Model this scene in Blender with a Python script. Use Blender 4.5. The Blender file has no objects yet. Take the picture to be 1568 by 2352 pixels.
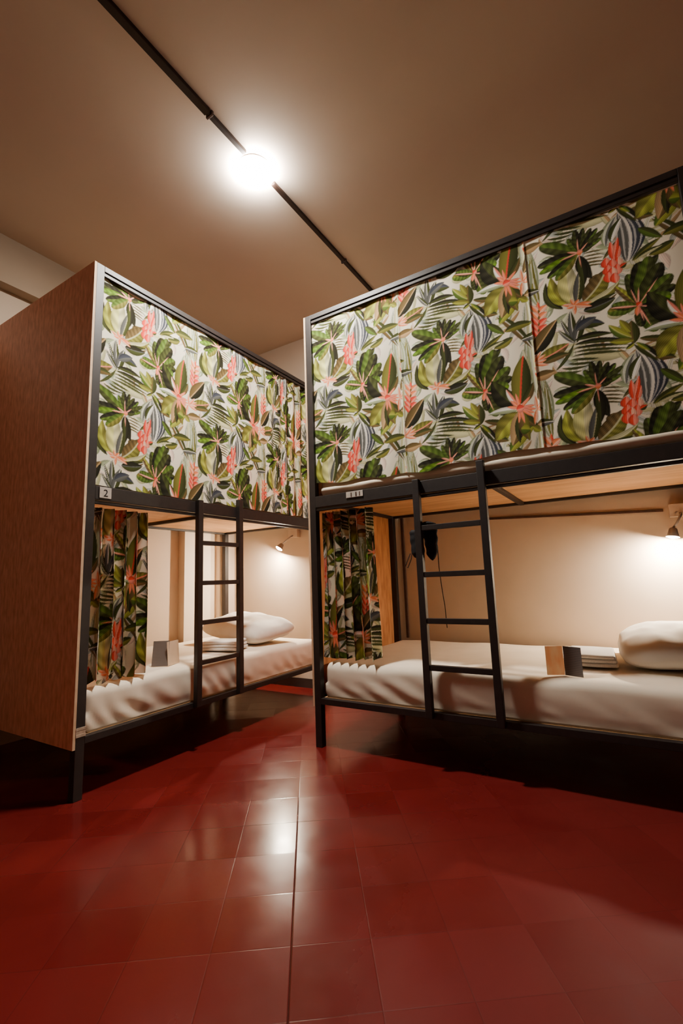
import bpy, bmesh, math, random
import numpy as np
from mathutils import Vector, Matrix, noise
random.seed(3)
sc = bpy.context.scene
COL = sc.collection
R = math.radians

# ------------------------------------------------------------------ helpers
def link(name, me, mats=(), parent=None, loc=None, rot=None):
    o = bpy.data.objects.new(name, me)
    COL.objects.link(o)
    if me is not None and mats:
        for m in (mats if isinstance(mats, (list, tuple)) else [mats]):
            me.materials.append(m)
    if parent is not None: o.parent = parent
    if loc is not None: o.location = loc
    if rot is not None: o.rotation_euler = rot
    return o
def tag(o, label=None, cat=None, group=None, kind=None):
    if label: o['label'] = label
    if cat: o['category'] = cat
    if group: o['group'] = group
    if kind: o['kind'] = kind
    return o
def thing(name, label, cat, loc=(0, 0, 0), rz=0, group=None):
    o = link(name, None); o.location = loc; o.rotation_euler = (0, 0, rz)
    o.empty_display_size = .1
    return tag(o, label, cat, group)
def mesh_from(bm, name, smooth=False):
    me = bpy.data.meshes.new(name)
    bmesh.ops.recalc_face_normals(bm, faces=bm.faces)
    bm.to_mesh(me); bm.free()
    if smooth:
        for p in me.polygons: p.use_smooth = True
    return me
def box_bm(bm, lo, hi, bev=0.0, mat=0):
    r = bmesh.ops.create_cube(bm, size=1)
    vs = r['verts']
    for v in vs:
        v.co = Vector([(lo[i] + hi[i]) / 2 + v.co[i] * (hi[i] - lo[i]) for i in range(3)])
    fs = list({f for v in vs for f in v.link_faces})
    for f in fs: f.material_index = mat
    if bev > 0:
        es = list({e for v in vs for e in v.link_edges})
        bmesh.ops.bevel(bm, geom=es, offset=bev, segments=2, affect='EDGES', profile=.6)
    return bm
def box(name, lo, hi, mats, parent=None, bev=.002):
    bm = bmesh.new(); box_bm(bm, lo, hi, bev)
    return link(name, mesh_from(bm, name), mats, parent)
def boxes(name, lst, mats, parent=None, bev=.002):
    bm = bmesh.new()
    for lo, hi in lst: box_bm(bm, lo, hi, bev)
    return link(name, mesh_from(bm, name), mats, parent)
def tube_bm(bm, pts, rad, seg=10, cap=True):
    pts = [Vector(p) for p in pts]; rings = []
    rads = rad if isinstance(rad, (list, tuple)) else [rad] * len(pts)
    up = Vector((0, 0, 1))
    for i, p in enumerate(pts):
        d = (pts[min(i + 1, len(pts) - 1)] - pts[max(i - 1, 0)]).normalized()
        a = d.cross(up)
        if a.length < .05: a = d.cross(Vector((1, 0, 0)))
        a.normalize(); b = d.cross(a)
        rings.append([bm.verts.new(p + (a * math.cos(t) + b * math.sin(t)) * rads[i]) for t in [2 * math.pi * k / seg for k in range(seg)]])
    for r0, r1 in zip(rings, rings[1:]):
        for k in range(seg): bm.faces.new((r0[k], r0[(k + 1) % seg], r1[(k + 1) % seg], r1[k]))
    if cap:
        bm.faces.new(rings[0]); bm.faces.new(rings[-1][::-1])
    return bm
def tube(name, pts, rad, mats, parent=None, seg=10):
    return link(name, mesh_from(tube_bm(bmesh.new(), pts, rad, seg), name, True), mats, parent)
def lathe(name, prof, mats, parent=None, seg=40, loc=None, rot=None):
    bm = bmesh.new(); rings = []
    for r, z in prof:
        if r < 1e-5: rings.append([bm.verts.new((0, 0, z))])
        else: rings.append([bm.verts.new((r * math.cos(2 * math.pi * k / seg), r * math.sin(2 * math.pi * k / seg), z)) for k in range(seg)])
    for a, b in zip(rings, rings[1:]):
        for k in range(seg):
            k2 = (k + 1) % seg
            if len(a) == 1 and len(b) == 1: continue
            if len(a) == 1: bm.faces.new((a[0], b[k], b[k2]))
            elif len(b) == 1: bm.faces.new((a[k], a[k2], b[0]))
            else: bm.faces.new((a[k], a[k2], b[k2], b[k]))
    return link(name, mesh_from(bm, name, True), mats, parent, loc, rot)

# ------------------------------------------------------------------ materials
def mat(name, base=(.5, .5, .5), rough=.6, spec=.5):
    m = bpy.data.materials.new(name); m.use_nodes = True
    nt = m.node_tree; b = nt.nodes['Principled BSDF']
    b.inputs['Base Color'].default_value = (*base, 1)
    b.inputs['Roughness'].default_value = rough
    b.inputs['Specular IOR Level'].default_value = spec
    return m, nt, b
def N(nt, t, **kw):
    n = nt.nodes.new(t)
    for k, v in kw.items():
        if k[0] == '_': n.inputs[k[1:].replace('_', ' ')].default_value = v
        else: setattr(n, k, v)
    return n
def noise_col(nt, b, c1, c2, scale=(1, 1, 1), ns=5, detail=6, lo=.35, hi=.65, coord='Object', bump=0, bdist=.01):
    tc = N(nt, 'ShaderNodeTexCoord'); mp = N(nt, 'ShaderNodeMapping'); mp.inputs['Scale'].default_value = scale
    nt.links.new(tc.outputs[coord], mp.inputs[0])
    nz = N(nt, 'ShaderNodeTexNoise', _Scale=ns, _Detail=detail); nt.links.new(mp.outputs[0], nz.inputs['Vector'])
    cr = N(nt, 'ShaderNodeValToRGB'); cr.color_ramp.elements[0].position = lo; cr.color_ramp.elements[1].position = hi
    cr.color_ramp.elements[0].color = (*c1, 1); cr.color_ramp.elements[1].color = (*c2, 1)
    nt.links.new(nz.outputs[0], cr.inputs[0]); nt.links.new(cr.outputs[0], b.inputs['Base Color'])
    if bump:
        bp = N(nt, 'ShaderNodeBump', _Strength=bump, _Distance=bdist); nt.links.new(nz.outputs[0], bp.inputs['Height'])
        nt.links.new(bp.outputs[0], b.inputs['Normal'])
    return nz, cr
def noisy(name, c1, c2, rough=.6, spec=.5, **kw):
    m, nt, b = mat(name, c1, rough, spec); noise_col(nt, b, c1, c2, **kw); return m
def emis(name, col, st):
    m = bpy.data.materials.new(name); m.use_nodes = True; nt = m.node_tree
    nt.nodes.remove(nt.nodes['Principled BSDF'])
    e = N(nt, 'ShaderNodeEmission', _Color=(*col, 1), _Strength=st)
    nt.links.new(e.outputs[0], nt.nodes['Material Output'].inputs[0]); return m

M_steel = noisy('black_steel_paint', (.013, .008, .007), (.020, .013, .011), .5, .5, ns=30)
M_ply = noisy('stained_panel', (.68, .30, .175), (.97, .50, .33), .5, .35, scale=(7, 7, 2.2), ns=7, detail=8, lo=.3, hi=.7, bump=.15, bdist=.002)
M_plyin = noisy('orange_plywood', (.46, .17, .055), (.68, .30, .11), .6, .3, scale=(6, 6, 1.5), ns=5, detail=6)
M_edge = noisy('plywood_edge', (.62, .40, .24), (.72, .50, .32), .7, .2, ns=20)
M_board = noisy('pine_board', (.50, .27, .12), (.66, .38, .18), .6, .3, scale=(1, 9, 9), ns=3)
M_sheet = noisy('cotton_sheet', (.80, .68, .53), (.84, .72, .57), .9, .15, ns=9, bump=.12, bdist=.004)
M_pillow = noisy('pillow_cotton', (.76, .69, .60), (.80, .74, .65), .9, .15, ns=14, bump=.2, bdist=.004)
M_towel = noisy('terry_towel', (.72, .68, .64), (.82, .78, .73), .95, .1, ns=180, bump=.4, bdist=.003)
M_wall = noisy('cream_plaster', (.56, .435, .325), (.60, .465, .35), .85, .2, ns=3, bump=.03)
M_ceil = noisy('ceiling_plaster', (.61, .485, .39), (.64, .51, .41), .9, .15, ns=2)
M_far = noisy('dark_plaster', (.22, .185, .16), (.25, .21, .18), .9, .15, ns=2)  # evenly dark colour, chosen so the unseen right wall bounces less light
M_trim = noisy('painted_trim', (.66, .54, .42), (.70, .58, .46), .7, .3, ns=4)
M_basebd = noisy('dark_baseboard', (.035, .022, .017), (.05, .03, .022), .5, .4, ns=8)
M_cable = noisy('brown_cable', (.060, .028, .018), (.085, .042, .028), .6, .3, ns=30)
M_black = noisy('black_fabric', (.006, .006, .007), (.012, .011, .012), .8, .25, ns=60, bump=.3, bdist=.002)
M_white = noisy('lamp_box_plastic', (.62, .48, .36), (.66, .52, .40), .5, .4, ns=12)
M_gun = noisy('lamp_metal', (.30, .25, .21), (.36, .30, .26), .4, .5, ns=25)
M_tagm = noisy('label_plate', (.42, .36, .31), (.50, .43, .37), .6, .3, ns=40)
M_ink = noisy('black_ink', (.01, .01, .01), (.02, .015, .015), .7, .2, ns=40)
M_tape = noisy('paper_tape', (.36, .26, .18), (.52, .40, .30), .7, .2, ns=60)

M_track = noisy('dark_track', (.022, .010, .007), (.034, .016, .011), .6, .3, ns=30)
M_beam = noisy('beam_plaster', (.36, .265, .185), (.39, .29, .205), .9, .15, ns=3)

M_front = noisy('front_plaster', (.60, .50, .42), (.64, .54, .45), .9, .15, ns=2)

# ------------------------------------------------------------------ the printed cloth: one repeat, leaf by leaf
# base u, v, run u, v, half width, colours of the two halves, bend, midrib, blunt, stripes, veins
LEAVES = [
(0.017,0.391,-0.002,0.28,0.0423,'lg','lg',0.05,None,0,5,0),
(0.651,0.161,-0.012,0.302,0.0326,'lg','pa',-0.05,None,0,4,0),
(0.445,0.268,-0.019,0.149,0.0212,'pa','ol',0.1,None,0,0,0),
(0.269,0.373,0.029,0.051,0.0255,'br','ol',0,None,0,0,0),
(0.459,0.613,0.068,0.063,0.0358,'br','yg',0.1,None,0,0,5),
(0.407,0.001,0.123,-0.01,0.024,'br','ol',0.05,None,0,0,5),
(0.304,0.217,0.072,-0.006,0.0201,'pa','pa',0,None,0,0,0),
(0.196,0.054,0.159,-0.033,0.024,'pa','pa',0,None,0,0,0),
(0.039,0.361,-0.01,0.277,0.0273,'lg','ol',0.12,None,0,3,0),
(0.641,0.395,0.011,0.259,0.025,'pa','lg',-0.12,None,0,3,0),
(0.511,0.597,0.152,-0.223,0.0184,'dk','br',0.06,'wh',0,0,0),
(0.52,0.549,0.119,0.11,0.0258,'mg','yg',0.1,None,0,0,0),
(0.542,0.498,0.134,0.012,0.0194,'dk','ol',0.1,None,0,0,0),
(0.613,0.432,0.11,0.006,0.0173,'dk','gy',0.1,'wh',0,0,0),
(0.577,0.458,-0.094,-0.028,0.0184,'ol','dk',0.1,None,0,0,0),
(0.025,0.304,-0.008,-0.18,0.0235,'lg','pa',0.1,None,0,3,0),
(0.21,0.198,0.061,-0.066,0.0117,'lg','pa',0,None,0,0,0),
(0.07,0.316,0.062,0.074,0.022,'pa','lg',0.1,None,0,0,0),
(0.631,0.21,-0.014,0.177,0.0242,'lg','pa',0.1,None,0,3,0),
(0.168,0.424,0.042,-0.072,0.017,'pa','yg',0,None,0,0,0),
(0.308,0.374,-0.002,-0.056,0.011,'ol','br',0,None,0,0,0),
(0.397,0.555,-0.078,-0.075,0.0094,'br','dk',0,None,0,0,0),
(0.327,0.054,0.042,-0.081,0.0122,'tn','pa',0,None,0,0,0),
(0.409,0.435,-0.018,0.246,0.048,'gy','gb',-0.22,'wh',0,5,0),
(0.337,0.538,0.045,0.127,0.0202,'lg','gy',0.18,None,0,2,0),
(0.358,0.551,0.045,0.098,0.017,'dk','wh',0.1,None,0,0,0),
(0.424,0.431,0.11,0.059,0.013,'dk','ol',0.05,None,0,0,0),
(0.438,0.432,0.098,0.021,0.0102,'dk','pa',0.1,None,0,0,0),
(0.461,0.57,0.08,-0.082,0.0161,'dk','mg',0,None,0,0,0),
(0.43,0.393,0.044,0.008,0.0182,'bk','dk',0,None,0,0,0),
(0.457,0.378,0.061,0.04,0.0175,'bk','dk',0,None,0,0,0),
(0.406,0.371,0.102,-0.04,0.0124,'or','cr',-0.1,None,0,0,0),
(0.411,0.347,0.102,-0.035,0.0092,'ol','cr',-0.1,None,0,0,0),
(0.138,0.305,-0.054,0.159,0.0177,'dk','bk',0.28,None,0,0,0),
(0.169,0.31,-0.062,0.172,0.0262,'yg','ol',0.22,None,0,0,3),
(0.18,0.311,0.002,0.216,0.0371,'py','pa',0.08,None,0,0,3),
(0.194,0.311,0.03,0.155,0.0206,'gy','dk',-0.05,'pa',0,0,0),
(0.222,0.311,0.105,0.123,0.038,'br','ol',-0.12,'pa',0,0,6),
(0.229,0.298,0.139,0.062,0.0202,'pa','ol',-0.22,None,0,0,0),
(0.24,0.281,0.115,0.029,0.0177,'dk','br',-0.08,'wh',0,0,0),
(0.217,0.268,0.127,0.02,0.0235,'bk','dk',-0.05,'gy',0,0,0),
(0.186,0.306,-0.051,0.019,0.0081,'or','cr',0,None,0,0,0),
(0.186,0.306,-0.035,-0.003,0.0092,'or','cr',0,None,0,0,0),
(0.186,0.306,-0.014,0.037,0.0076,'or','cr',0,None,0,0,0),
(0.186,0.306,-0.004,-0.046,0.0073,'or','cr',0,None,0,0,0),
(0.186,0.306,0.02,0.024,0.0092,'or','cr',0,None,0,0,0),
(0.186,0.306,0.033,-0.018,0.0082,'or','cr',0,None,0,0,0),
(0.186,0.306,0.069,-0.005,0.0091,'or','cr',0,None,0,0,0),
(0.186,0.306,0.067,-0.025,0.0091,'or','cr',0,None,0,0,0),
(0.186,0.306,-0.006,-0.024,0.0072,'or','cr',0,None,0,0,0),
(0.173,0.123,-0.053,0.143,0.0095,'gy','dk',0.03,'wh',0,0,0),
(0.173,0.123,-0.008,0.167,0.0161,'gy','dk',0.03,'wh',0,0,0),
(0.173,0.123,0.043,0.13,0.0202,'gy','dk',0.03,'wh',0,0,0),
(0.173,0.123,-0.067,0.09,0.0092,'gy','dk',0.03,'wh',0,0,0),
(0.185,0.202,0.108,-0.017,0.02,'gb','dk',0.12,None,0,0,0),
(0.179,0.183,0.085,0.043,0.0193,'gb','gy',0.1,None,0,0,0),
(0.17,0.137,0.149,-0.006,0.013,'bk','dk',0.12,None,0,0,0),
(0.168,0.117,0.205,-0.036,0.011,'bk','dk',0.1,None,0,0,0),
(0.159,0.099,0.22,-0.041,0.007,'bk','dk',0.07,None,0,0,0),
(0.156,0.082,0.221,-0.039,0.006,'dk','dk',0.06,None,0,0,0),
(0.15,0.066,0.218,-0.034,0.006,'dk','dk',0.05,None,0,0,0),
(0.142,0.053,0.118,-0.023,0.006,'dk','dk',-0.03,None,0,0,0),
(0.129,0.038,0.114,-0.018,0.006,'dk','dk',-0.1,None,0,0,0),
(0.102,0.026,0.114,-0.018,0.006,'dk','dk',-0.13,None,0,0,0),
(0.079,0.017,0.11,-0.027,0.0061,'dk','dk',-0.14,None,0,0,0),
(0.079,0.022,0.09,0.107,0.0078,'dk','dk',-0.12,None,0,0,0),
(0.387,0.06,0.002,0.107,0.0233,'br','dk',0,None,0,0,0),
(0.382,0.09,-0.078,0.084,0.0175,'mg','yg',0.1,'py',0,0,0),
(0.381,0.115,-0.034,0.069,0.0144,'yg','ol',0,None,0,0,0),
(0.388,0.074,-0.089,0.019,0.013,'yg','ol',0,None,0,0,0),
(0.391,0.063,-0.037,-0.022,0.0085,'yg','dk',0,None,0,0,0),
(0.387,0.06,0.078,-0.105,0.0178,'bk','dk',0.06,'wh',0,0,0),
(0.408,0.077,0.118,-0.029,0.013,'dk','br',-0.05,None,0,0,0),
(0.395,0.062,0.043,-0.052,0.0086,'mg','yg',0,None,0,0,0),
(0.449,0.625,0.07,-0.021,0.014,'dk','br',0.1,None,0,0,0),
(0.42,0.222,-0.074,0.117,0.0141,'br','yg',0,None,1,0,6),
(0.42,0.222,-0.114,0.009,0.0241,'mg','ol',0,None,1,0,6),
(0.42,0.222,-0.095,0.033,0.019,'dk','mg',0,None,1,0,6),
(0.42,0.222,-0.022,0.157,0.021,'dk','mg',0,None,1,0,6),
(0.42,0.222,0.021,0.194,0.0269,'bk','dk',0,None,1,0,6),
(0.42,0.222,0.065,0.205,0.0322,'mg','dk',0,None,1,0,6),
(0.42,0.222,0.101,0.16,0.0306,'dk','bk',0,None,1,0,6),
(0.42,0.222,0.13,0.094,0.0273,'mg','dk',0,None,1,0,6),
(0.42,0.222,0.135,0.043,0.0218,'dk','bk',0,None,1,0,6),
(0.42,0.222,0.116,0.007,0.0283,'mg','fg',0,None,1,0,6),
(0.42,0.222,0.14,-0.096,0.0459,'bk','dk',0,None,1,0,6),
(0.42,0.222,0.096,-0.133,0.0298,'bk','bk',0,None,1,0,6),
(0.42,0.222,0.053,-0.133,0.0287,'dk','mg',0,None,1,0,6),
(0.42,0.222,0.004,-0.097,0.0191,'bk','dk',0,None,1,0,6),
(0.42,0.222,0.083,0.103,0.0036,'pk','cr',0,None,0,0,0),
(0.42,0.222,-0.108,0.026,0.005,'pk','cr',0,None,0,0,0),
(0.42,0.222,0.107,-0.042,0.004,'pk','cr',0,None,0,0,0),
(0.42,0.222,0.037,-0.108,0.0036,'pk','cr',0,None,0,0,0),
(0.42,0.222,-0.021,0.091,0.0032,'pk','cr',0,None,0,0,0),
(0.42,0.222,0.009,0.084,0.0041,'pk','cr',0,None,0,0,0),
(0.42,0.222,0.014,-0.076,0.0032,'pk','cr',0,None,0,0,0),
(0.42,0.222,-0.019,-0.035,0.0042,'pk','cr',0,None,0,0,0),
(0.42,0.222,-0.009,-0.043,0.0103,'pk','or',0,None,0,0,0),
(0.416,0.221,0.017,0.014,0.0125,'rd','pk',0,None,0,0,0),
(0.569,0.111,-0.112,0.161,0.0378,'bk','dk',0.15,None,0,0,4),
(0.57,0.117,-0.052,0.096,0.0117,'wh','pk',0.1,None,0,0,0),
(0.576,0.123,0.039,0.231,0.0396,'ol','dk',0.02,'rd',0,0,0),
(0.585,0.12,0.058,0.095,0.017,'dk','br',-0.1,None,0,0,0),
(0.577,0.095,0.076,-0.097,0.0198,'dk','br',-0.1,None,0,0,0),
(0.573,0.083,-0.114,-0.113,0.0419,'yg','ol',-0.1,None,0,0,3),
(0.573,0.089,-0.039,-0.161,0.0332,'br','tn',0.1,None,0,0,0),
(0.582,0.087,-0.013,-0.152,0.0163,'bk','dk',-0.1,None,0,0,0),
(0.588,0.079,0.024,-0.139,0.0221,'ol','br',-0.1,None,0,0,0),
(0.568,0.097,-0.145,0.006,0.015,'lg','wh',-0.1,None,0,0,0),
(0.575,0.103,0.07,0.003,0.0081,'pk','or',0,None,0,0,0),
(0.575,0.103,0.074,-0.018,0.0081,'pk','or',0,None,0,0,0),
(0.575,0.103,0.066,-0.036,0.0082,'pk','or',0,None,0,0,0),
(0.575,0.103,0.059,-0.054,0.0072,'pk','or',0,None,0,0,0),
(0.575,0.103,-0.043,0.051,0.0078,'pk','or',0,None,0,0,0),
(0.575,0.103,-0.059,0.02,0.0081,'pk','or',0,None,0,0,0),
(0.575,0.103,-0.015,0.079,0.0071,'pk','or',0,None,0,0,0),
(0.575,0.103,0.05,0.049,0.0078,'pk','or',0,None,0,0,0),
(0.575,0.103,-0.007,-0.074,0.0073,'pk','or',0,None,0,0,0),
(0.575,0.103,0.02,-0.079,0.0073,'pk','or',0,None,0,0,0),
(0.559,0.099,0.037,0.005,0.0182,'rd','pk',0,None,0,0,0),
(0.575,0.001,0.042,-0.009,0.0211,'yg','mg',0,None,0,0,0),
(0.63,0.003,0.033,-0.027,0.0153,'ol','yg',0,None,0,0,0),
(0.246,0.54,0.09,-0.016,0.004,'br','dk',0.06,None,0,0,0),
(0.244,0.525,0.09,-0.018,0.004,'br','dk',0.06,None,0,0,0),
(0.243,0.509,0.089,-0.018,0.004,'br','dk',0.06,None,0,0,0),
(0.241,0.494,0.089,-0.02,0.005,'br','dk',0.06,None,0,0,0),
(0.24,0.48,0.089,-0.021,0.0041,'br','dk',0.06,None,0,0,0),
(0.231,0.551,-0.163,0.1,0.0262,'dk','mg',0,None,1,0,5),
(0.231,0.551,-0.176,0.005,0.0211,'dk','bk',0,None,1,0,5),
(0.231,0.551,-0.171,-0.032,0.0173,'mg','fg',0,None,1,0,5),
(0.231,0.551,-0.139,-0.07,0.0188,'mg','bk',0,None,1,0,5),
(0.231,0.551,-0.105,-0.098,0.0208,'ol','mg',0,None,1,0,5),
(0.231,0.551,-0.042,0.086,0.0139,'mg','dk',0,None,1,0,5),
(0.231,0.551,-0.011,0.118,0.016,'dk','bk',0,None,1,0,5),
(0.231,0.551,0.024,0.115,0.0134,'bk','dk',0,None,1,0,5),
(0.231,0.551,0.055,0.101,0.0135,'dk','bk',0,None,1,0,5),
(0.231,0.551,0.08,0.089,0.0136,'bk','mg',0,None,1,0,5),
(0.231,0.551,0.104,0.07,0.0125,'dk','dk',0,None,1,0,5),
(0.231,0.551,0.094,0.034,0.0126,'dk','mg',0,None,1,0,5),
(0.231,0.551,0.059,0.019,0.0146,'bk','dk',0,None,1,0,5),
(0.231,0.537,0.038,-0.126,0.0244,'bk','bk',-0.1,None,0,0,0),
(0.233,0.531,0.003,-0.141,0.018,'bk','dk',0.05,None,0,0,0),
(0.231,0.551,-0.048,0.021,0.0051,'pk','cr',0,None,0,0,0),
(0.231,0.551,-0.003,0.076,0.003,'pk','cr',0,None,0,0,0),
(0.231,0.551,0.042,0.038,0.0036,'pk','cr',0,None,0,0,0),
(0.231,0.551,0.004,-0.074,0.003,'pk','cr',0,None,0,0,0),
(0.231,0.551,-0.085,-0.008,0.0041,'pk','cr',0,None,0,0,0),
(0.223,0.551,0.025,0.003,0.0122,'pk','or',0,None,0,0,0),
(0.36,0.461,-0.004,0.091,0.013,'rd','pk',0,None,0,0,0),
(0.363,0.46,0.023,0.103,0.0108,'pk','rd',0,None,0,0,0),
(0.37,0.454,0.019,0.066,0.0103,'rd','pk',0,None,0,0,0),
(0.332,0.435,0.002,0.051,0.0181,'rd','pk',0.1,None,0,0,0),
(0.376,0.42,0.002,0.051,0.0181,'rd','cr',0.1,None,0,0,0),
(0.353,0.42,0.002,0.052,0.0181,'rd','pk',0.1,None,0,0,0),
(0.334,0.399,0.002,0.051,0.0182,'rd','pk',0.1,None,0,0,0),
(0.369,0.391,0.002,0.051,0.0181,'rd','pk',0.1,None,0,0,0),
(0.349,0.384,0.002,0.051,0.0181,'rd','cr',0.1,None,0,0,0),
(0.332,0.366,0.002,0.052,0.0181,'rd','pk',0.1,None,0,0,0),
(0.354,0.355,0.002,0.051,0.0171,'rd','pk',0.1,None,0,0,0),
(0.378,0.419,0.027,0.012,0.0104,'rd','dk',0,None,0,0,0),
(0.022,0.203,0.015,0.183,0.019,'or','rd',0,None,0,0,0),
(0.035,0.326,-0.033,0.053,0.0114,'or','cr',-0.1,None,0,0,0),
(0.035,0.326,0.039,0.027,0.0153,'or','cr',0.1,None,0,0,0),
(0.036,0.345,-0.001,-0.021,0.0045,'br','br',0,None,0,0,0),
(0.032,0.295,-0.033,0.052,0.0114,'or','cr',-0.1,None,0,0,0),
(0.032,0.295,0.039,0.026,0.0153,'or','cr',0.1,None,0,0,0),
(0.034,0.313,-0.002,-0.021,0.0054,'br','br',0,None,0,0,0),
(0.029,0.263,-0.032,0.052,0.0114,'rd','pk',-0.1,None,0,0,0),
(0.029,0.263,0.039,0.027,0.0144,'rd','pk',0.1,None,0,0,0),
(0.031,0.281,-0.002,-0.021,0.0041,'br','br',0,None,0,0,0),
(0.026,0.231,-0.032,0.052,0.0114,'rd','pk',-0.1,None,0,0,0),
(0.026,0.231,0.039,0.028,0.0139,'rd','pk',0.1,None,0,0,0),
(0.028,0.25,-0.002,-0.021,0.0045,'br','br',0,None,0,0,0),
(0.024,0.205,-0.033,0.052,0.0114,'rd','pk',-0.1,None,0,0,0),
(0.024,0.205,0.039,0.028,0.0148,'rd','pk',0.1,None,0,0,0),
(0.025,0.224,-0.002,-0.021,0.0041,'br','br',0,None,0,0,0),
(0.657,0.126,0.115,0.14,0.0334,'br','bk',0,'tn',0,0,0),
(0.012,0.093,0.135,0.038,0.0304,'ol','br',-0.06,'pk',0,0,6),
(0.029,0.073,0.118,0.011,0.0163,'dk','br',0.1,None,0,0,0),
(0.647,0.012,0.097,0.01,0.0214,'br','tn',0,None,0,0,0),
(0.648,0.083,0.064,0.032,0.0089,'cr','or',0,None,0,0,0),
(0.648,0.083,0.066,0.005,0.0092,'cr','or',0,None,0,0,0),
(0.648,0.083,0.047,0.053,0.0086,'cr','or',0,None,0,0,0),
(0.648,0.083,0.072,-0.023,0.0081,'cr','or',0,None,0,0,0),
(0.648,0.083,-0.003,0.069,0.007,'cr','or',0,None,0,0,0),
(0.648,0.083,-0.011,-0.074,0.0085,'cr','or',0,None,0,0,0),]
TW, TH, RES = .665, .647, .001
NX, NY = 665, 647
PAL = dict(dk=(66,70,40), bk=(46,44,34), ol=(116,112,52), pa=(190,184,140), gr=(70,96,34), yg=(150,152,62), py=(196,192,122),
    gy=(92,92,88), gb=(66,68,76), lg=(150,158,124), cr=(240,176,150), pk=(234,134,114), rd=(218,72,58), or_=(238,128,84),
    ws=(206,204,176), wp=(232,206,186), gs=(170,174,164), wh=(236,228,214), br=(104,86,54), mg=(84,104,44), fg=(96,128,38), tn=(176,142,100))
def paint_tile():
    img = np.empty((NY, NX, 3), np.float32); img[:] = (np.array((240,229,204))/255.)
    rng = np.random.RandomState(5)
    # pale watercolour leaves under the main motifs
    under = []
    for k in range(70):
        an = rng.rand()*6.283; ln = .07+rng.rand()*.10
        under.append((rng.rand()*TW, rng.rand()*TH, math.cos(an)*ln, math.sin(an)*ln, .014+rng.rand()*.016, ('lg','pa','ws','wp','tn','gs')[k%6], ('ws','lg','pa','gs','wp','pa')[(k*5)%6], (rng.rand()-.5)*.5, None, 0, (0,2,3)[k%3], 0))
    col = lambda k: np.array(PAL['or_' if k == 'or' else k])/255.
    for (bx,by,dx,dy,w,c1,c2,bend,mid,lobes,stripes,vein) in under+LEAVES:
        w *= 1.17; L = math.hypot(dx,dy); ux,uy = dx/L, dy/L
        m = w + abs(bend)*L + .004
        x0 = int((min(bx,bx+dx)-m)/RES); x1 = int((max(bx,bx+dx)+m)/RES); y0 = int((min(by,by+dy)-m)/RES); y1 = int((max(by,by+dy)+m)/RES)
        x1 = min(x1, x0+NX-1); y1 = min(y1, y0+NY-1)
        X,Y = np.meshgrid(np.arange(x0,x1+1)*RES-bx, np.arange(y0,y1+1)*RES-by)
        s = (X*ux+Y*uy)/L; r = -X*uy+Y*ux
        sc = np.clip(s,0,1); r = r - bend*L*4*sc*(1-sc)*.6
        ww = w*np.sin(np.pi*sc**.85)**.75
        if lobes: ww = w*np.clip(sc*2.3,0,1)**.8*np.sqrt(np.clip(1-sc**5,0,1))
        a = np.clip((ww-np.abs(r))/.0018,0,1)*((s>0)&(s<1))
        q = r/(ww+1e-5)
        t = np.clip(q/.12+.5,0,1)[...,None]
        C = col(c1)*t+col(c2)*(1-t)
        C = C*(1.12-.3*np.abs(q)**1.5)[...,None]
        if vein: C = C*(1+.13*np.sin((s*vein-np.abs(q)*.55)*2*np.pi))[...,None]
        if stripes:
            k = (np.sin((q*stripes)*np.pi)>.45)[...,None]; C = np.where(k, C*.35+np.array((.92,.90,.86))*.65, C)
        C = C*(1+.10*np.sin(r*900+rng.rand()*6+s*4))[...,None]
        if mid:
            k = np.clip((w*.09-np.abs(r))/.001+.3,0,1)[...,None]; C = C*(1-k)+col(mid)*k
        iy = np.arange(y0,y1+1)%NY; ix = np.arange(x0,x1+1)%NX
        g = np.ix_(iy,ix)
        img[g] = img[g]*(1-a[...,None])+np.clip(C,0,1)*a[...,None]
    return img**2.2

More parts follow.
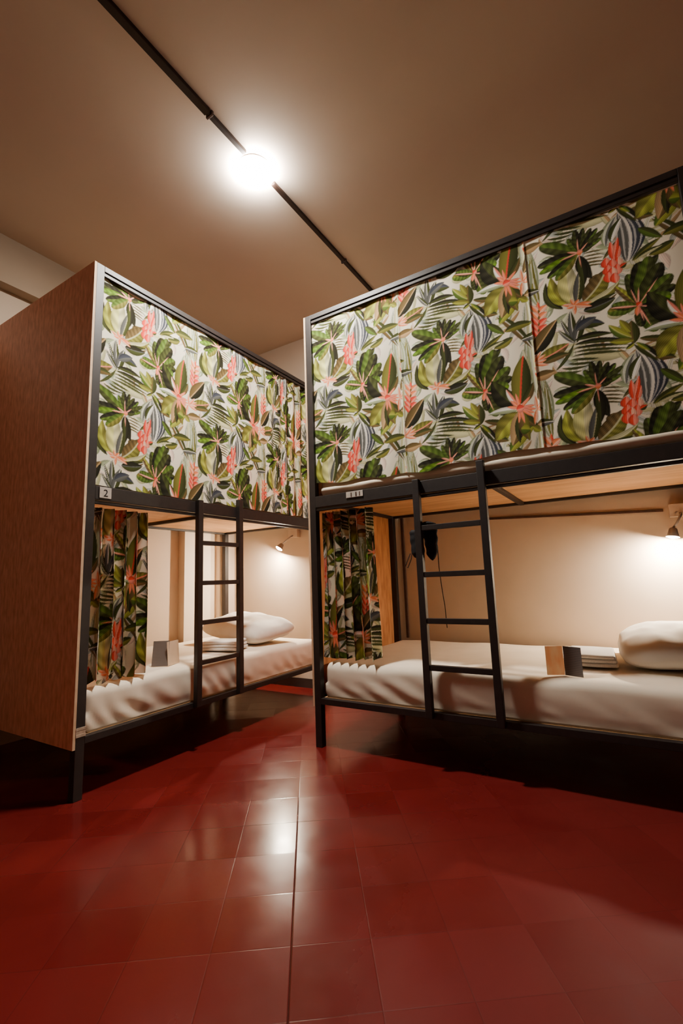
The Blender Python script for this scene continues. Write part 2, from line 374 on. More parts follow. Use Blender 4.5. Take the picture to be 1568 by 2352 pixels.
# floor: waxed red cement tiles laid at an angle to the beds
def floor_mat():
    m, nt, b = mat('red_cement_tiles', (.4, .05, .03), .3, .28)
    L = nt.links.new
    tc = N(nt, 'ShaderNodeTexCoord')
    mp = N(nt, 'ShaderNodeMapping'); mp.inputs['Rotation'].default_value = (0, 0, -R(35.7))
    L(tc.outputs['Object'], mp.inputs[0])
    sep = N(nt, 'ShaderNodeSeparateXYZ'); L(mp.outputs[0], sep.inputs[0])
    def math_(op, a, bv=None, c=None):
        n = N(nt, 'ShaderNodeMath', operation=op)
        for i, v in enumerate((a, bv, c)):
            if v is None: continue
            if isinstance(v, (int, float)): n.inputs[i].default_value = v
            else: L(v, n.inputs[i])
        return n.outputs[0]
    S = .2005
    nu = math_('DIVIDE', math_('ADD', sep.outputs[0], .068 + 10 * S), S)
    tv = math_('DIVIDE', math_('ADD', sep.outputs[1], -1.507 + 20 * S), S)
    def edge(x):
        f = math_('FRACT', x); return math_('MINIMUM', f, math_('SUBTRACT', 1, f))
    eu, ev = edge(nu), edge(tv)
    iu, iv = math_('FLOOR', nu), math_('FLOOR', tv)
    cmb = N(nt, 'ShaderNodeCombineXYZ'); L(iu, cmb.inputs[0]); L(iv, cmb.inputs[1])
    wn = N(nt, 'ShaderNodeTexWhiteNoise', noise_dimensions='2D'); L(cmb.outputs[0], wn.inputs['Vector'])
    # worn joints: strength varies along the floor
    nj = N(nt, 'ShaderNodeTexNoise', _Scale=2.3, _Detail=3); L(tc.outputs['Object'], nj.inputs['Vector'])
    jm = math_('MULTIPLY', math_('SUBTRACT', nj.outputs[0], .30), 2.2)
    def line(e, w):
        return math_('SUBTRACT', 1, math_('MINIMUM', math_('DIVIDE', e, w), 1))
    j = math_('MULTIPLY', math_('MAXIMUM', line(eu, .012), line(ev, .010)), jm)
    # one open joint running across the floor
    d0 = math_('ABSOLUTE', math_('SUBTRACT', nu, 10.0))
    j2 = math_('SUBTRACT', 1, math_('MINIMUM', math_('DIVIDE', d0, .016), 1))
    fade = N(nt, 'ShaderNodeClamp'); L(math_('MULTIPLY', math_('SUBTRACT', 23.7, tv), .8), fade.inputs[0])
    jt = N(nt, 'ShaderNodeClamp'); L(math_('MAXIMUM', math_('MULTIPLY', j, .5), math_('MULTIPLY', j2, fade.outputs[0])), jt.inputs[0])
    # colour
    n1 = N(nt, 'ShaderNodeTexNoise', _Scale=2.4, _Detail=5, _Roughness=.55); L(tc.outputs['Object'], n1.inputs['Vector'])
    mixv = math_('ADD', math_('MULTIPLY', n1.outputs[0], .75), math_('MULTIPLY', wn.outputs['Value'], .16))
    cr = N(nt, 'ShaderNodeValToRGB'); e = cr.color_ramp.elements
    e[0].position = .15; e[0].color = (*FLOOR_DARK, 1); e[1].position = .85; e[1].color = (*FLOOR_LIGHT, 1)
    L(mixv, cr.inputs[0])
    mx = N(nt, 'ShaderNodeMix', data_type='RGBA'); L(jt.outputs[0], mx.inputs[0]); L(cr.outputs[0], mx.inputs[6])
    mx.inputs[7].default_value = (.03, .006, .004, 1)
    L(mx.outputs[2], b.inputs['Base Color'])
    n2 = N(nt, 'ShaderNodeTexNoise', _Scale=9, _Detail=6); L(tc.outputs['Object'], n2.inputs['Vector'])
    rg = math_('ADD', math_('ADD', FLOOR_ROUGH, math_('MULTIPLY', n2.outputs[0], .13)), math_('MULTIPLY', wn.outputs['Value'], .07))
    # polish worn off on the right half of the floor
    sx = N(nt, 'ShaderNodeSeparateXYZ'); L(tc.outputs['Object'], sx.inputs[0])
    mr = N(nt, 'ShaderNodeMapRange', interpolation_type='SMOOTHSTEP'); mr.inputs[1].default_value = -.95; mr.inputs[2].default_value = .15
    L(math_('ADD', sx.outputs[0], math_('MULTIPLY', math_('SUBTRACT', n1.outputs[0], .5), .8)), mr.inputs[0])
    rg = math_('ADD', rg, math_('MULTIPLY', mr.outputs[0], .42))
    L(math_('SUBTRACT', .30, math_('MULTIPLY', mr.outputs[0], .2)), b.inputs['Specular IOR Level'])
    L(rg, b.inputs['Roughness'])
    # each tile lies at a very slightly different tilt + open joints as bump
    geo = N(nt, 'ShaderNodeNewGeometry')
    off = N(nt, 'ShaderNodeVectorMath', operation='SUBTRACT'); L(wn.outputs['Color'], off.inputs[0]); off.inputs[1].default_value = (.5, .5, .5)
    scv = N(nt, 'ShaderNodeVectorMath', operation='MULTIPLY'); L(off.outputs[0], scv.inputs[0]); scv.inputs[1].default_value = (.03, .03, 0)
    ad = N(nt, 'ShaderNodeVectorMath', operation='ADD'); L(geo.outputs['Normal'], ad.inputs[0]); L(scv.outputs[0], ad.inputs[1])
    nm = N(nt, 'ShaderNodeVectorMath', operation='NORMALIZE'); L(ad.outputs[0], nm.inputs[0])
    n3 = N(nt, 'ShaderNodeTexNoise', _Scale=14, _Detail=4); L(tc.outputs['Object'], n3.inputs['Vector'])
    h = math_('SUBTRACT', math_('MULTIPLY', n3.outputs[0], .35), jt.outputs[0])
    bp = N(nt, 'ShaderNodeBump', _Strength=.25, _Distance=.003); L(h, bp.inputs['Height']); L(nm.outputs[0], bp.inputs['Normal'])
    L(bp.outputs[0], b.inputs['Normal'])
    return m
FLOOR_DARK, FLOOR_LIGHT, FLOOR_ROUGH = (.088, .0056, .0052), (.150, .0125, .0105), .10
M_floor = floor_mat()

# ------------------------------------------------------------------ room shell
ZC = 3.2
X0, X1, Y0, Y1 = -3.295, 2.6, -2.8, 3.33
def slab(name, lo, hi, m): return tag(box(name, lo, hi, m, bev=0), kind='structure')
slab('floor', (X0 - .1, Y0 - .1, -.1), (X1 + .1, Y1 + .1, 0), M_floor)
slab('ceiling', (X0 - .1, Y0 - .1, ZC), (X1 + .1, Y1 + .1, ZC + .1), M_ceil)
slab('wall_back', (X0 - .1, Y1, 0), (X1 + .1, Y1 + .1, ZC), M_wall)
slab('wall_left', (X0 - .1, Y0, 0), (X0, Y1, ZC), M_wall)
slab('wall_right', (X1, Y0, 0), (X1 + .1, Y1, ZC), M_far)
slab('wall_front', (X0 - .1, Y0 - .1, 0), (X1 + .1, Y0, ZC), M_front)
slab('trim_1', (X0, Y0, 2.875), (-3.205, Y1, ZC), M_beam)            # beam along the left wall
slab('trim_2', (X0, 2.655, 0), (-3.215, 2.945, 2.875), M_trim)       # pilasters on the left wall
slab('trim_3', (X0, 3.085, 0), (-3.245, 3.20, 2.875), M_trim)
slab('baseboard_back', (-3.2, Y1 - .015, 0), (X1, Y1, .075), M_basebd)

# ------------------------------------------------------------------ printed curtains
TILE = paint_tile()
def sample(u, v):
    x = np.mod(u / TW, 1) * NX - .5; y = np.mod(v / TH, 1) * NY - .5
    x0 = np.floor(x).astype(int); y0 = np.floor(y).astype(int); fx = (x - x0)[..., None]; fy = (y - y0)[..., None]
    g = lambda a, b_: TILE[np.mod(b_, NY), np.mod(a, NX)]
    return (g(x0, y0) * (1 - fx) + g(x0 + 1, y0) * fx) * (1 - fy) + (g(x0, y0 + 1) * (1 - fx) + g(x0 + 1, y0 + 1) * fx) * fy
def curtain_mat():
    m, nt, b = mat('printed_cotton', (.8, .8, .8), .9, .1)
    at = N(nt, 'ShaderNodeAttribute', attribute_name='print')
    tc = N(nt, 'ShaderNodeTexCoord'); nz = N(nt, 'ShaderNodeTexNoise', _Scale=400, _Detail=2)
    nt.links.new(tc.outputs['Object'], nz.inputs['Vector'])
    bp = N(nt, 'ShaderNodeBump', _Strength=.15, _Distance=.001); nt.links.new(nz.outputs[0], bp.inputs['Height'])
    nt.links.new(bp.outputs[0], b.inputs['Normal'])
    nt.links.new(at.outputs['Color'], b.inputs['Base Color'])
    # thin cloth lets a little light through
    tr = N(nt, 'ShaderNodeBsdfTranslucent'); nt.links.new(at.outputs['Color'], tr.inputs[0])
    ms = N(nt, 'ShaderNodeMixShader', _Fac=.12)
    nt.links.new(b.outputs[0], ms.inputs[1]); nt.links.new(tr.outputs[0], ms.inputs[2])
    nt.links.new(ms.outputs[0], nt.nodes['Material Output'].inputs[0])
    return m
M_curtain = curtain_mat()
def curtain(name, P, UV, label, group):
    """P (nz,nu,3) points of the cloth, UV its place on the print"""
    nz, nu = P.shape[:2]
    me = bpy.data.meshes.new(name)
    nv = nz * nu
    me.vertices.add(nv); me.vertices.foreach_set('co', P.reshape(-1).astype(np.float32))
    idx = np.arange(nv).reshape(nz, nu)
    q = np.stack([idx[:-1, :-1], idx[:-1, 1:], idx[1:, 1:], idx[1:, :-1]], -1).reshape(-1)
    nf = len(q) // 4
    me.loops.add(len(q)); me.loops.foreach_set('vertex_index', q.astype(np.int32))
    me.polygons.add(nf); me.polygons.foreach_set('loop_start', (np.arange(nf) * 4).astype(np.int32))
    me.polygons.foreach_set('use_smooth', np.ones(nf, bool))
    me.update(calc_edges=True)
    c = np.ones((nv, 4), np.float32); c[:, :3] = sample(UV[..., 0].ravel(), UV[..., 1].ravel())
    a = me.color_attributes.new('print', 'FLOAT_COLOR', 'POINT'); a.data.foreach_set('color', c.ravel())
    o = link(name, me, M_curtain)
    return tag(o, label, 'curtain', group)

# ------------------------------------------------------------------ bunk beds (local: x along the bed, y depth, z up)
LB, DB, PW, TP = 1.9673, 1.10, .0408, .0123
ZT, ZMT, ZMB, ZLT, ZLB, ZPB = 2.552, 1.3958, 1.3087, .2588, .2274, .2131
def end_panel(parent):
    bm = bmesh.new(); box_bm(bm, (0, 0, ZPB), (TP, DB, ZT), .0008)
    bm.faces.ensure_lookup_table(); bm.normal_update()
    for f in bm.faces:
        f.material_index = 0 if f.normal.x < -.9 else 2 if f.normal.x > .9 else 1
    return link('end_panel', mesh_from(bm, 'end_panel'), [M_ply, M_edge, M_plyin], parent)
def make_bed(name, label):
    t = thing(name, label, 'bunk bed', group='bunk beds')
    end_panel(t)
    a0, a1 = TP, LB
    for (x, y) in ((a0, 0), (a0, DB - PW), (a1 - PW, 0), (a1 - PW, DB - PW)):
        box('post', (x, y, 0), (x + PW, y + PW, ZT), M_steel, t)
    xi0, xi1 = a0 + PW, a1 - PW
    for y in (0, DB - .03): box('top_rail', (xi0, y, ZT - .03), (xi1, y + .03, ZT), M_steel, t)
    for x in (a0 + .005, a1 - .035): box('top_rail', (x, PW, ZT - .03), (x + .03, DB - PW, ZT), M_steel, t)
    box('curtain_track', (xi0, .006, ZT - .052), (xi1, .026, ZT - .034), M_steel, t)
    box('bunk_rail', (xi0, 0, ZMB + .021), (xi1, .04, ZMT), M_steel, t)
    box('curtain_track', (xi0, .004, ZMB), (xi1, .022, ZMB + .017), M_steel, t, .004)
    box('bunk_rail', (xi0, DB - .03, 1.366), (xi1, DB, ZMT), M_steel, t)
    for x in (a0 + .005, a1 - .035): box('bunk_rail', (x, PW, 1.366), (x + .03, DB - PW, ZMT), M_steel, t)
    box('bunk_board', (xi0, .042, 1.383), (xi1, DB - .032, 1.3955), M_board, t, .001)
    box('cross_slat', (1.0, .04, 1.360), (1.028, DB - .03, 1.3825), M_steel, t)
    for y in (0, DB - .035): box('lower_rail', (xi0, y, ZLB), (xi1, y + .035, ZLT), M_steel, t)
    for x in (a0 + .003, a1 - .038): box('lower_rail', (x, PW, ZLB), (x + .035, DB - PW, ZLT), M_steel, t)
    box('lower_board', (xi0, .036, .2435), (xi1, DB - .036, .2585), M_board, t, .001)
    # ladder: two uprights, four rungs
    bm = bmesh.new()
    box_bm(bm, (.669, -.033, .236), (.704, -.0005, 1.401), .003); box_bm(bm, (1.001, -.033, .236), (1.036, -.0005, 1.446), .003)
    lad = link('ladder', mesh_from(bm, 'ladder'), M_steel, t)
    for z in (.470, .691, .916, 1.149):
        box('rung', (.7045, -.029, z - .013), (1.0005, -.005, z + .013), M_steel, lad)
    return t
bedR = make_bed('bunk_bed', 'black steel bunk bed on the right, with ladder and patterned curtains, along the back wall')
def copy_tree(o, parent=None):
    c = o.copy(); COL.objects.link(c)
    if parent: c.parent = parent
    for ch in list(o.children): copy_tree(ch, c)
    return c
bedL = copy_tree(bedR)
OR_, OL = Vector((-1.5715, 2.1932, 0)), Vector((-2.1244, 1.1707, 0))
bedR.location = OR_
bedL.location = OL; bedL.rotation_euler = (0, 0, R(90))
bedL['label'] = 'bunk bed on the left with a large brown end panel facing the viewer'
for c in bedL.children:
    if c.name.startswith('ladder'): c.location.x -= .014
for c in bedR.children:
    if c.name.startswith('ladder'): c.location.x += .010
WL = lambda a, b, z: Vector((OL.x - b, OL.y + a, z))
WR = lambda a, b, z: Vector((OR_.x + a, OR_.y + b, z))
# number plates (bed 2 carries a legible 2)
pl = box('number_plate', (.072, -.004, 1.339), (.132, -.0005, 1.393), M_tagm, bedL, .001)
cu = bpy.data.curves.new('numeral', 'FONT'); cu.body = '2'; cu.size = .05; cu.extrude = .0004; cu.align_x = 'CENTER'
tmp = bpy.data.objects.new('tmp', cu); COL.objects.link(tmp)
me = bpy.data.meshes.new_from_object(tmp.evaluated_get(bpy.context.evaluated_depsgraph_get())); bpy.data.objects.remove(tmp)
link('numeral', me, M_ink, pl, (.103, -.0045, 1.348), (R(90), 0, 0))
pr_ = box('number_plate', (.268, -.004, 1.360), (.376, -.0005, 1.394), M_tagm, bedR, .001)
for d, w in ((.030, .007), (.060, .009), (.084, .006)): box('printed_mark', (.268 + d, -.0048, 1.365), (.268 + d + w, -.0041, 1.388), M_cable, pr_, 0)
# torn paper tape round the near post of the left bed
bm = bmesh.new()
for k, (z0, z1, e) in enumerate(((.290, .302, .0022), (.270, .290, .0016), (.262, .274, .0026))):
    box_bm(bm, (TP - .0005, -e, z0), (TP + PW + e, PW * .8, z1), .0008)
tag(link('paper_tape', mesh_from(bm, 'paper_tape'), M_tape, bedL), 'torn pale paper tape')

# curtains -----------------------------------------------------------
def grid(nu, nz): return np.meshgrid(np.linspace(0, 1, nu), np.linspace(0, 1, nz))
def vnoise(u, seed, f):
    r = np.random.RandomState(seed); o = np.zeros_like(u)
    for k in range(6): o += np.sin(u * f * (.5 + r.rand() * 1.6) * 2 * np.pi + r.rand() * 6.28) / 3.5
    return o
# right, upper: three widths of cloth sewn side by side
U, V = grid(640, 370)
x = -1.522 + U * (.352 + 1.522)
zb = 1.466 + .010 * vnoise(U, 4, 4) + np.interp(U, [0, .3, .45, .62, .8, 1], [.012, -.018, -.008, .012, -.014, -.02])
zt = 2.512 + .007 * vnoise(U, 8, 9) + np.interp(U, [0, .5, 1], [.004, 0, -.022])
z = zb + V * (zt - zb)
fold = .0042 * vnoise(U + .03 * vnoise(V, 2, 1), 1, 7) + .0035 * vnoise(U * .6 + V * .8, 3, 3) - .0040 * np.exp(-((x + .26) / .006) ** 2) - .003 * np.exp(-((x + .935) / .006) ** 2)
y = OR_.y + .019 + np.clip(fold, -.012, .012)
uu = np.where(x < -.938, x + 1.603, np.where(x < -.26, x + .925, x + .26)) + .004 * vnoise(V, 9, 2)
vv = np.where(x < -.938, z - 2.343, np.where(x < -.26, z - 2.122, z - 1.694)) + .55 + .004 * vnoise(U, 12, 3)
curtain('curtain', np.stack([x, y, z], -1), np.stack([uu, vv], -1), 'tropical leaf print curtain closed across the upper bunk of the right bed', 'leaf print curtains')
# left, upper: gathered towards its far end
U, V = grid(560, 330)
a = .055 + U * 1.868
zb = 1.402 + .005 * vnoise(U, 14, 5) + .008 * U
zt = 2.506 + .010 * vnoise(U, 18, 11) - .022 * np.exp(-((U - .1) / .04) ** 2)
z = zb + V * (zt - zb)
g = np.clip((U - .62) / .2, 0, 1)
fold = .0045 * vnoise(U + .03 * vnoise(V, 22, 1), 21, 6) * (1 + .0 * g) + g * .008 * np.sin(U * 2 * np.pi * 21 + .6 * np.sin(V * 5))
b_ = .020 + np.clip(fold, -.015, .013)
ycl = OL.y + a
uu = (ycl - 1.393) * 1.03 + .248 + g * np.clip(U - .62, 0, 1) * .9 + .004 * vnoise(V, 29, 2)
vv = z - 1.808 + .55 + .004 * vnoise(U, 32, 3)
curtain('curtain', np.stack([OL.x - b_, ycl, z], -1), np.stack([uu, vv], -1), 'tropical leaf print curtain closed across the upper bunk of the left bed', 'leaf print curtains')
# lower ones: drawn back against the end panels in deep folds
def bunched(O, along, depth, a0, a1, bc, n, amp, z0, z1, u0, gather, v0, seed, label):
    U, V = grid(330, 260)
    ph = U * 2 * np.pi * n + .5 * np.sin(V * 3 + seed) * (1 - V)
    flare = 1 + .10 * (1 - V)
    aa = a0 + (a1 - a0) * U * np.where(U > 0, 1 + .03 * (1 - V), 1) + .006 * np.sin(2 * ph)
    bb = bc + amp * flare * np.sin(ph) + .006 * vnoise(U + V * .2, seed, 5)
    zb = z0 + .012 * vnoise(U, seed + 3, 5)
    zz = zb + V * (z1 - zb)
    P = np.stack([O.x + along[0] * aa + depth[0] * bb, O.y + along[1] * aa + depth[1] * bb, zz], -1)
    curtain('curtain', P, np.stack([u0 + U * gather, zz + v0 + 0 * U], -1), label, 'leaf print curtains')
bunched(OR_, (1, 0), (0, 1), .062, .395, .054, 6.3, .024, .475, 1.302, .36, 1.25, .15, 5, 'leaf print curtain bunched at the panel end of the right lower bunk')
bunched(OL, (0, 1), (-1, 0), .062, .392, .054, 5.2, .024, .470, 1.300, .525, 1.05, .452, 9, 'leaf print curtain bunched at the panel end of the left lower bunk')

# ------------------------------------------------------------------ bedding
def soft_box(lo, hi, r, n=(60, 30, 8), disp=None):
    lo, hi = Vector(lo), Vector(hi); c = (lo + hi) / 2; h = (hi - lo) / 2
    bm = bmesh.new(); vd = {}
    def V_(i, j, k):
        key = (i, j, k)
        if key not in vd:
            p = Vector((-1 + 2 * i / n[0], -1 + 2 * j / n[1], -1 + 2 * k / n[2]))
            p = Vector([p[q] * h[q] for q in range(3)])
            inn = Vector([max(-(h[q] - r), min(h[q] - r, p[q])) for q in range(3)])
            d = p - inn
            if d.length > 1e-9: p = inn + d.normalized() * min(r, max(abs(d.x), abs(d.y), abs(d.z)))
            w = c + p
            if disp: w = w + disp(w, p, h)
            vd[key] = bm.verts.new(w)
        return vd[key]
    nx, ny, nz = n
    for i in range(nx):
        for j in range(ny):
            bm.faces.new((V_(i, j, nz), V_(i + 1, j, nz), V_(i + 1, j + 1, nz), V_(i, j + 1, nz)))
            bm.faces.new((V_(i, j, 0), V_(i, j + 1, 0), V_(i + 1, j + 1, 0), V_(i + 1, j, 0)))
    for i in range(nx):
        for k in range(nz):
            bm.faces.new((V_(i, 0, k), V_(i + 1, 0, k), V_(i + 1, 0, k + 1), V_(i, 0, k + 1)))
            bm.faces.new((V_(i, ny, k), V_(i, ny, k + 1), V_(i + 1, ny, k + 1), V_(i + 1, ny, k)))
    for j in range(ny):
        for k in range(nz):
            bm.faces.new((V_(0, j, k), V_(0, j, k + 1), V_(0, j + 1, k + 1), V_(0, j + 1, k)))
            bm.faces.new((V_(nx, j, k), V_(nx, j + 1, k), V_(nx, j + 1, k + 1), V_(nx, j, k + 1)))
    return bm
def sheet_disp(seed, amp, fan):
    def f(w, p, h):
        n1 = noise.noise(Vector((w.x * 3.1 + seed, w.y * 3.1, w.z * 4)))
        d = Vector((0, 0, .010 * n1)) if p.z > 0 else Vector((0, 0, 0))
        t = 1 - (p.z + h.z) / (2 * h.z)
        if p.z > 0: d.z += .016 * (1 - (p.x / h.x) ** 2) * (1 - (p.y / h.y) ** 2)
        if p.y < -h.y * .95:
            s = math.sin((w.x * fan + (w.z) * 38) + 5 * noise.noise(Vector((w.x * 2.2, w.z * 3, seed))))
            e = max(0, noise.noise(Vector((w.x * 1.7 + seed * 2, 0, 3))) + .25)
            d.y += amp * (s * .8 + .4 * math.sin(w.x * 11 + w.z * 20 + seed)) * (t ** 1.4) * e * 1.5
            d.y += .006 * noise.noise(Vector((w.x * 9 + w.z * 14, w.z * 10, seed))) * t
            d.y -= .006 * math.sin(math.pi * min(1, max(0, t)))
        if p.y < -h.y * .95 and w.z < 1: d.y *= min(1, (1 - t) * 4)
        if w.z < 1 and p.z < -h.z * .2 and p.y < -h.y + .036: d.y += -h.y - p.y
        if w.z > 1.3: d.y -= (.019 + .014 * noise.noise(Vector((w.x * 2.3 + seed, 0, 1)))) * min(1, max(0, (1.456 - w.z) / .012)) * (p.y < 0) * (seed < 8); d.z = 0
        return d
    return f
def mattress(bed, name, label, z0, z1, y0, seed, amp=.011, fan=46):
    bm = soft_box((.062, y0, z0), (LB - .05, DB - .04, z1), .035, (150, 40, 18), sheet_disp(seed, amp, fan))
    o = link(name, mesh_from(bm, name, True), M_sheet)
    o.location = bed.location; o.rotation_euler = bed.rotation_euler
    return tag(o, label, 'mattress', 'mattresses in fitted sheets')
mattress(bedR, 'mattress', 'lower mattress in cream fitted sheet on the right bed under the ladder', .2592, .445, .0375, 1.3, .008, 30)
mattress(bedL, 'mattress', 'lower mattress in wrinkled cream sheet on the left bed', .2592, .450, .0375, 4.1, .015, 60)
mattress(bedR, 'mattress', 'upper mattress strip showing below the curtain of the right bed', 1.3975, 1.545, .047, 7.7, .002)
mattress(bedL, 'mattress', 'upper mattress edge showing below the curtain of the left bed', 1.3975, 1.545, .047, 9.1, .002)

def pillow(name, loc, rot, size, label, seed=0):
    n = 34; bm = bmesh.new(); hx, hy, hz = size[0] / 2, size[1] / 2, size[2] / 2
    def pt(i, j, s):
        u, v = -1 + 2 * i / n, -1 + 2 * j / n
        cr = 1 - .13 * (abs(u) * abs(v)) ** 3
        x = hx * u * cr * (1 - .03 * (1 - abs(v))); y = hy * v * cr * (1 - .03 * (1 - abs(u)))
        t = max(0, (1 - abs(u) ** 3.4)) ** .5 * max(0, (1 - abs(v) ** 3.4)) ** .5
        z = s * hz * t * (1 if s > 0 else .75)
        nn = noise.noise(Vector((u * 2.2 + seed, v * 2.2, s))) * .018 * t + noise.noise(Vector((u * 5 + seed, v * 3, s * 2))) * .007 * t
        return Vector((x, y, z + nn * (1 if s > 0 else .2)))
    top = {}; bot = {}
    for i in range(n + 1):
        for j in range(n + 1):
            top[i, j] = bm.verts.new(pt(i, j, 1))
            bot[i, j] = top[i, j] if i in (0, n) or j in (0, n) else bm.verts.new(pt(i, j, -1))
    for i in range(n):
        for j in range(n):
            bm.faces.new((top[i, j], top[i + 1, j], top[i + 1, j + 1], top[i, j + 1]))
            bm.faces.new((bot[i, j], bot[i, j + 1], bot[i + 1, j + 1], bot[i + 1, j]))
    o = link(name, mesh_from(bm, name, True), M_pillow, None, loc, rot)
    return tag(o, label, 'pillow', 'white pillows')
pillow('pillow', (.165, 2.74, .538), (R(2), R(-4), R(2)), (.50, .66, .19), 'white pillow on the lower mattress of the right bed below the reading lamp', 2)
pillow('pillow', (-2.55, 2.72, .560), (R(5), R(5), R(-4)), (.68, .47, .20), 'white pillow at the far end of the lower bunk of the left bed', 5)

def towel(loc, rz, size, label):
    bm = bmesh.new(); sx, sy, sz = size; n = 3
    prof = []
    for k in range(n):                      # three folded layers, each a soft slab
        z0 = k * sz / n; sub = soft_box((-sx / 2 + .003 * k, -sy / 2 + .002 * k, z0), (sx / 2 - .004 * k, sy / 2 - .003 * k, z0 + sz / n + .001), sz / n / 2.05, (20, 14, 4),
            lambda w, p, h: Vector((0, 0, .004 * noise.noise(Vector((w.x * 9, w.y * 9, k))))))
        tmp = bpy.data.meshes.new('t'); sub.to_mesh(tmp); sub.free(); bm.from_mesh(tmp); bpy.data.meshes.remove(tmp)
    o = link('folded_towel', mesh_from(bm, 'folded_towel', True), M_towel, None, loc, (0, 0, rz))
    return tag(o, label, 'towel', 'folded white towels')
towel((-.190, 2.62, .463), R(3), (.21, .30, .055), 'folded white towel between the card and the pillow on the right bed')
towel((-2.40, 2.33, .466), R(20), (.26, .20, .06), 'folded white towel in front of the pillow on the left bed')

# folded cards standing on the beds ---------------------------------
def lines_mat():
    m, nt, b = mat('card_text_panel', (.05, .045, .04), .55, .3)
    tc = N(nt, 'ShaderNodeTexCoord'); wv = N(nt, 'ShaderNodeTexWave', wave_type='BANDS', bands_direction='Z', _Scale=42, _Distortion=.6, _Detail=2)
    nt.links.new(tc.outputs['Object'], wv.inputs['Vector'])
    cr = N(nt, 'ShaderNodeValToRGB'); cr.color_ramp.elements[0].position = .55; cr.color_ramp.elements[0].color = (.12, .10, .09, 1)
    cr.color_ramp.elements[1].position = .95; cr.color_ramp.elements[1].color = (.18, .15, .135, 1)
    nt.links.new(wv.outputs['Fac'], cr.inputs[0]); nt.links.new(cr.outputs[0], b.inputs['Base Color']); return m
M_text = lines_mat()
M_pic = noisy('card_picture', (.80, .50, .30), (.86, .72, .56), .5, .3, scale=(9, 9, 3), ns=3, detail=3)
for m_ in (M_pic,):
    nt = m_.node_tree; pb = nt.nodes['Principled BSDF']; tr = N(nt, 'ShaderNodeBsdfTranslucent'); mx_ = N(nt, 'ShaderNodeMixShader', _Fac=.45)
    nt.links.new(pb.inputs['Base Color'].links[0].from_socket, tr.inputs[0]); nt.links.new(pb.outputs[0], mx_.inputs[1]); nt.links.new(tr.outputs[0], mx_.inputs[2])
    nt.links.new(mx_.outputs[0], nt.nodes['Material Output'].inputs[0])
M_pic2 = noisy('card_plain', (.66, .48, .32), (.74, .58, .42), .6, .3, ns=6)
def panel(name, p0, p1, z0, h, lean, m, parent):
    p0, p1 = Vector((*p0, z0)), Vector((*p1, z0)); d = (p1 - p0).normalized(); nrm = Vector((-d.y, d.x, 0))
    up = Vector((0, 0, h)) + nrm * lean; t = nrm * .0012
    bm = bmesh.new(); vs = []
    for s in (0, 1):
        vs.append([bm.verts.new(q + t * s) for q in (p0, p1, p1 + up, p0 + up)])
    bm.faces.new(vs[0][::-1]); bm.faces.new(vs[1])
    for k in range(4): bm.faces.new((vs[0][k], vs[0][(k + 1) % 4], vs[1][(k + 1) % 4], vs[1][k]))
    return link(name, mesh_from(bm, name), m, parent)
cR = thing('folded_card', 'small folded card with orange and charcoal faces standing on the right bed', 'card', group='folded cards on the beds')
panel('picture_panel', (-.352, 2.285), (-.283, 2.315), .4525, .125, 0, M_pic, cR); panel('text_panel', (-.282, 2.313), (-.208, 2.283), .4525, .125, 0, M_text, cR)
cL = thing('folded_card', 'small folded card with charcoal and cream faces standing on the left bed', 'card', group='folded cards on the beds')
panel('text_panel', (-2.325, 1.700), (-2.250, 1.752), .4615, .135, .03, M_text, cL); panel('picture_panel', (-2.250, 1.754), (-2.285, 1.86), .4615, .13, .01, M_pic2, cL)

# ------------------------------------------------------------------ black pouch hung over the top rung
bag = thing('hanging_bag', 'black soft bag with dangling cord slung over the top rung of the right ladder', 'bag')
def lobe(cx, w, z0, z1, y, th, taper, seed):
    bm = bmesh.new(); ns, nr = 22, 18; rings = []
    for i in range(ns + 1):
        t = i / ns; z = z1 + (z0 - z1) * t
        pr = max(.03, math.sin(math.pi * min(1, t * .62 + .38)) ** .6 if t > .0 else .9)
        pr = min(1, (1 - t) * 5) ** .5 * min(1, t * 6 + .55); wd = w / 2 * (1 - taper * t) * max(.05, pr)
        ring = []
        for k in range(nr):
            an = 2 * math.pi * k / nr
            p = Vector((cx + wd * math.cos(an) + .012 * taper * t, y + th / 2 * max(.05, pr) * math.sin(an), z))
            p += Vector((1, .5, 0)) * .006 * noise.noise(p * 30 + Vector((seed, 0, 0)))
            ring.append(bm.verts.new(p))
        rings.append(ring)
    for a_, c_ in zip(rings, rings[1:]):
        for k in range(nr): bm.faces.new((a_[k], a_[(k + 1) % nr], c_[(k + 1) % nr], c_[k]))
    bm.faces.new(rings[0]); bm.faces.new(rings[-1][::-1]); return bm
link('pouch', mesh_from(lobe(-.918, .078, 1.000, 1.150, 2.245, .040, .12, 1), 'pouch', True), M_black, bag)
link('pouch', mesh_from(lobe(-.834, .088, .985, 1.165, 2.222, .040, .42, 7), 'pouch', True), M_black, bag)
bm = bmesh.new()
tube_bm(bm, [(-.900, 2.24, 1.13), (-.885, 2.225, 1.165), (-.850, 2.195, 1.174), (-.825, 2.18, 1.173), (-.800, 2.205, 1.165), (-.805, 2.222, 1.14)], .009, 8)
link('strap', mesh_from(bm, 'strap', True), M_black, bag)
tube('cord', [(-.800, 2.225, 1.05), (-.803, 2.235, .99), (-.808, 2.25, .95), (-.805, 2.26, .86), (-.800, 2.262, .80), (-.795, 2.262, .76), (-.792, 2.265, .65)], .0022, M_black, bag, 6)
tube('cord', [(-.945, 2.25, 1.06), (-.958, 2.255, 1.0), (-.985, 2.265, .955), (-1.0, 2.27, .965), (-.965, 2.262, 1.03)], .0022, M_black, bag, 6)

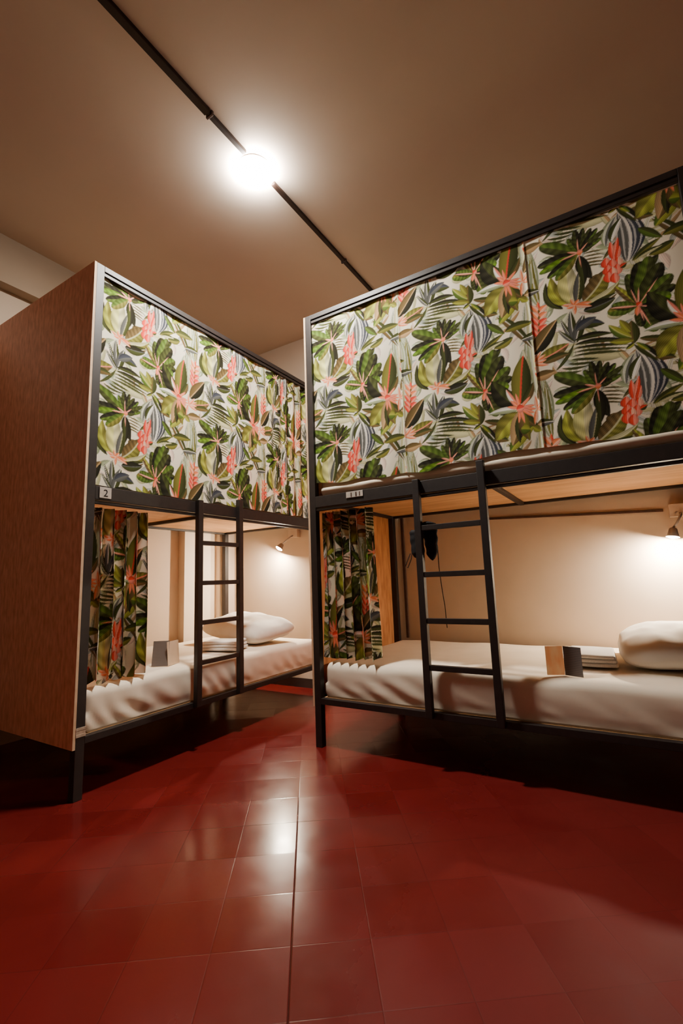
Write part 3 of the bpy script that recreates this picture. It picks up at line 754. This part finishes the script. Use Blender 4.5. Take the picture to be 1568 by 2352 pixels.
# ------------------------------------------------------------------ wall cables
tag(box('wall_conduit', (-1.485, Y1 - .018, .45), (-1.463, Y1 - .0005, 1.95), M_cable, None, .004), 'brown vertical cable conduit on the back wall behind the right bed', 'conduit')
cab = box('wall_cable', (0, -.010, -.008), (1.03, 0, .008), M_cable, None, .003); cab.location = (-.806, Y1 - .0005, 1.299); cab.rotation_euler = (0, R(2.9), 0)
tag(cab, 'brown horizontal cable cover on the back wall leading to the right reading lamp', 'cable')

# ------------------------------------------------------------------ reading lamps
def reading_lamp(name, boxc, bulb, nrm, st, label):
    t = thing(name, label, 'lamp', group='wall reading lamps')
    bx, bz = boxc
    box('mounting_box', (bx - .05, Y1 - .05, bz - .038), (bx + .05, Y1 - .0005, bz + .038), M_white, t, .004)
    n = Vector(nrm).normalized(); B = Vector(bulb)
    back = B - n * .05
    q = n.to_track_quat('Z', 'Y').to_euler()
    lathe('lamp_head', [(0, -.052), (.014, -.052), (.020, -.046), (.026, -.02), (.034, .002), (.0325, .002), (.024, -.018), (.018, -.035), (0, -.035)], M_gun, t, 28, B, q)
    tube('lamp_arm', [(bx, Y1 - .05, bz - .02), (bx, Y1 - .075, bz - .03), tuple((Vector((bx, Y1 - .08, bz - .04)) + back) / 2 + Vector((0, -.01, 0))), tuple(back)], .007, M_gun, t, 8)
    lathe('bulb', [(0, .010), (.016, .006), (.0265, -.001), (.0285, -.006), (.020, -.012), (0, -.014)], emis('reading_bulb', (1, .85, .64), st), t, 24, B, q)
    return t
reading_lamp('reading_lamp', (.298, 1.238), (.245, Y1 - .085, 1.082), (-.15, -.12, -1), 2300, 'lit wall reading lamp above the pillow of the right bed')
reading_lamp('reading_lamp', (-2.53, 1.335), (-2.66, Y1 - .085, 1.205), (-.34, -.70, -1), 2050, 'lit wall reading lamp above the pillow of the left bed')

# ------------------------------------------------------------------ ceiling light and its conduit
cl = thing('ceiling_light', 'round glowing white lamp mounted on the ceiling conduit', 'ceiling lamp', (-1.535, 1.71, ZC))
lathe('lamp_base', [(0, 0), (.092, 0), (.100, -.008), (.102, -.023), (0, -.023)], M_white, cl, 48)
lathe('diffuser', [(.096, -.0235), (.110, -.0245), (.109, -.030), (.08, -.035), (0, -.038)], emis('lamp_glow', (1, .95, .86), 430), cl, 32)
cd = thing('ceiling_conduit', 'dark cable conduit running straight across the ceiling through the lamp', 'conduit', (-1.503, 0, ZC))
bm = bmesh.new(); box_bm(bm, (-.018, Y0 + .02, -.022), (.018, 1.34, -.0005), .003); box_bm(bm, (-.013, 1.34, -.020), (.013, 1.60, -.0005), .003); box_bm(bm, (-.013, 1.83, -.020), (.013, Y1 - .001, -.0005), .003)
link('channel', mesh_from(bm, 'channel'), M_track, cd)
for y in (1.355, 2.62): box('clip', (-.021, y - .006, -.0245), (.021, y + .006, -.0008), M_track if y > 2 else M_cable, cd, .002)

# ------------------------------------------------------------------ camera
cam = bpy.data.cameras.new('camera'); co = bpy.data.objects.new('camera', cam); COL.objects.link(co)
yaw, pit, rol = R(-31.42516856), R(8.3806238), R(-2.08036293)
fw = Vector((math.sin(yaw) * math.cos(pit), math.cos(yaw) * math.cos(pit), math.sin(pit)))
r0 = Vector((math.cos(yaw), -math.sin(yaw), 0)); u0 = r0.cross(fw)
r1 = r0 * math.cos(rol) + u0 * math.sin(rol); u1 = -r0 * math.sin(rol) + u0 * math.cos(rol)
m = Matrix((r1, u1, -fw)).transposed().to_4x4(); m.translation = Vector((0, 0, .90683)); co.matrix_world = m
cam.sensor_fit = 'VERTICAL'; cam.sensor_height = 36; cam.lens = 1052.3078 / 2352 * 36; cam.clip_start = .02
sc.camera = co

# ------------------------------------------------------------------ world, colour, sampling
w = bpy.data.worlds.new('world'); sc.world = w; w.use_nodes = True
w.node_tree.nodes['Background'].inputs[0].default_value = (.5, .4, .35, 1); w.node_tree.nodes['Background'].inputs[1].default_value = 0.0
sc.view_settings.view_transform = 'AgX'; sc.view_settings.look = 'AgX - Base Contrast'; sc.view_settings.exposure = 1.0
cy = sc.cycles
cy.use_denoising = True; cy.use_adaptive_sampling = True; cy.adaptive_threshold = .1; cy.adaptive_min_samples = 16; cy.max_bounces = 5; cy.diffuse_bounces = 4; cy.glossy_bounces = 2; cy.transmission_bounces = 2
cy.sample_clamp_indirect = 6; cy.caustics_reflective = False; cy.caustics_refractive = False
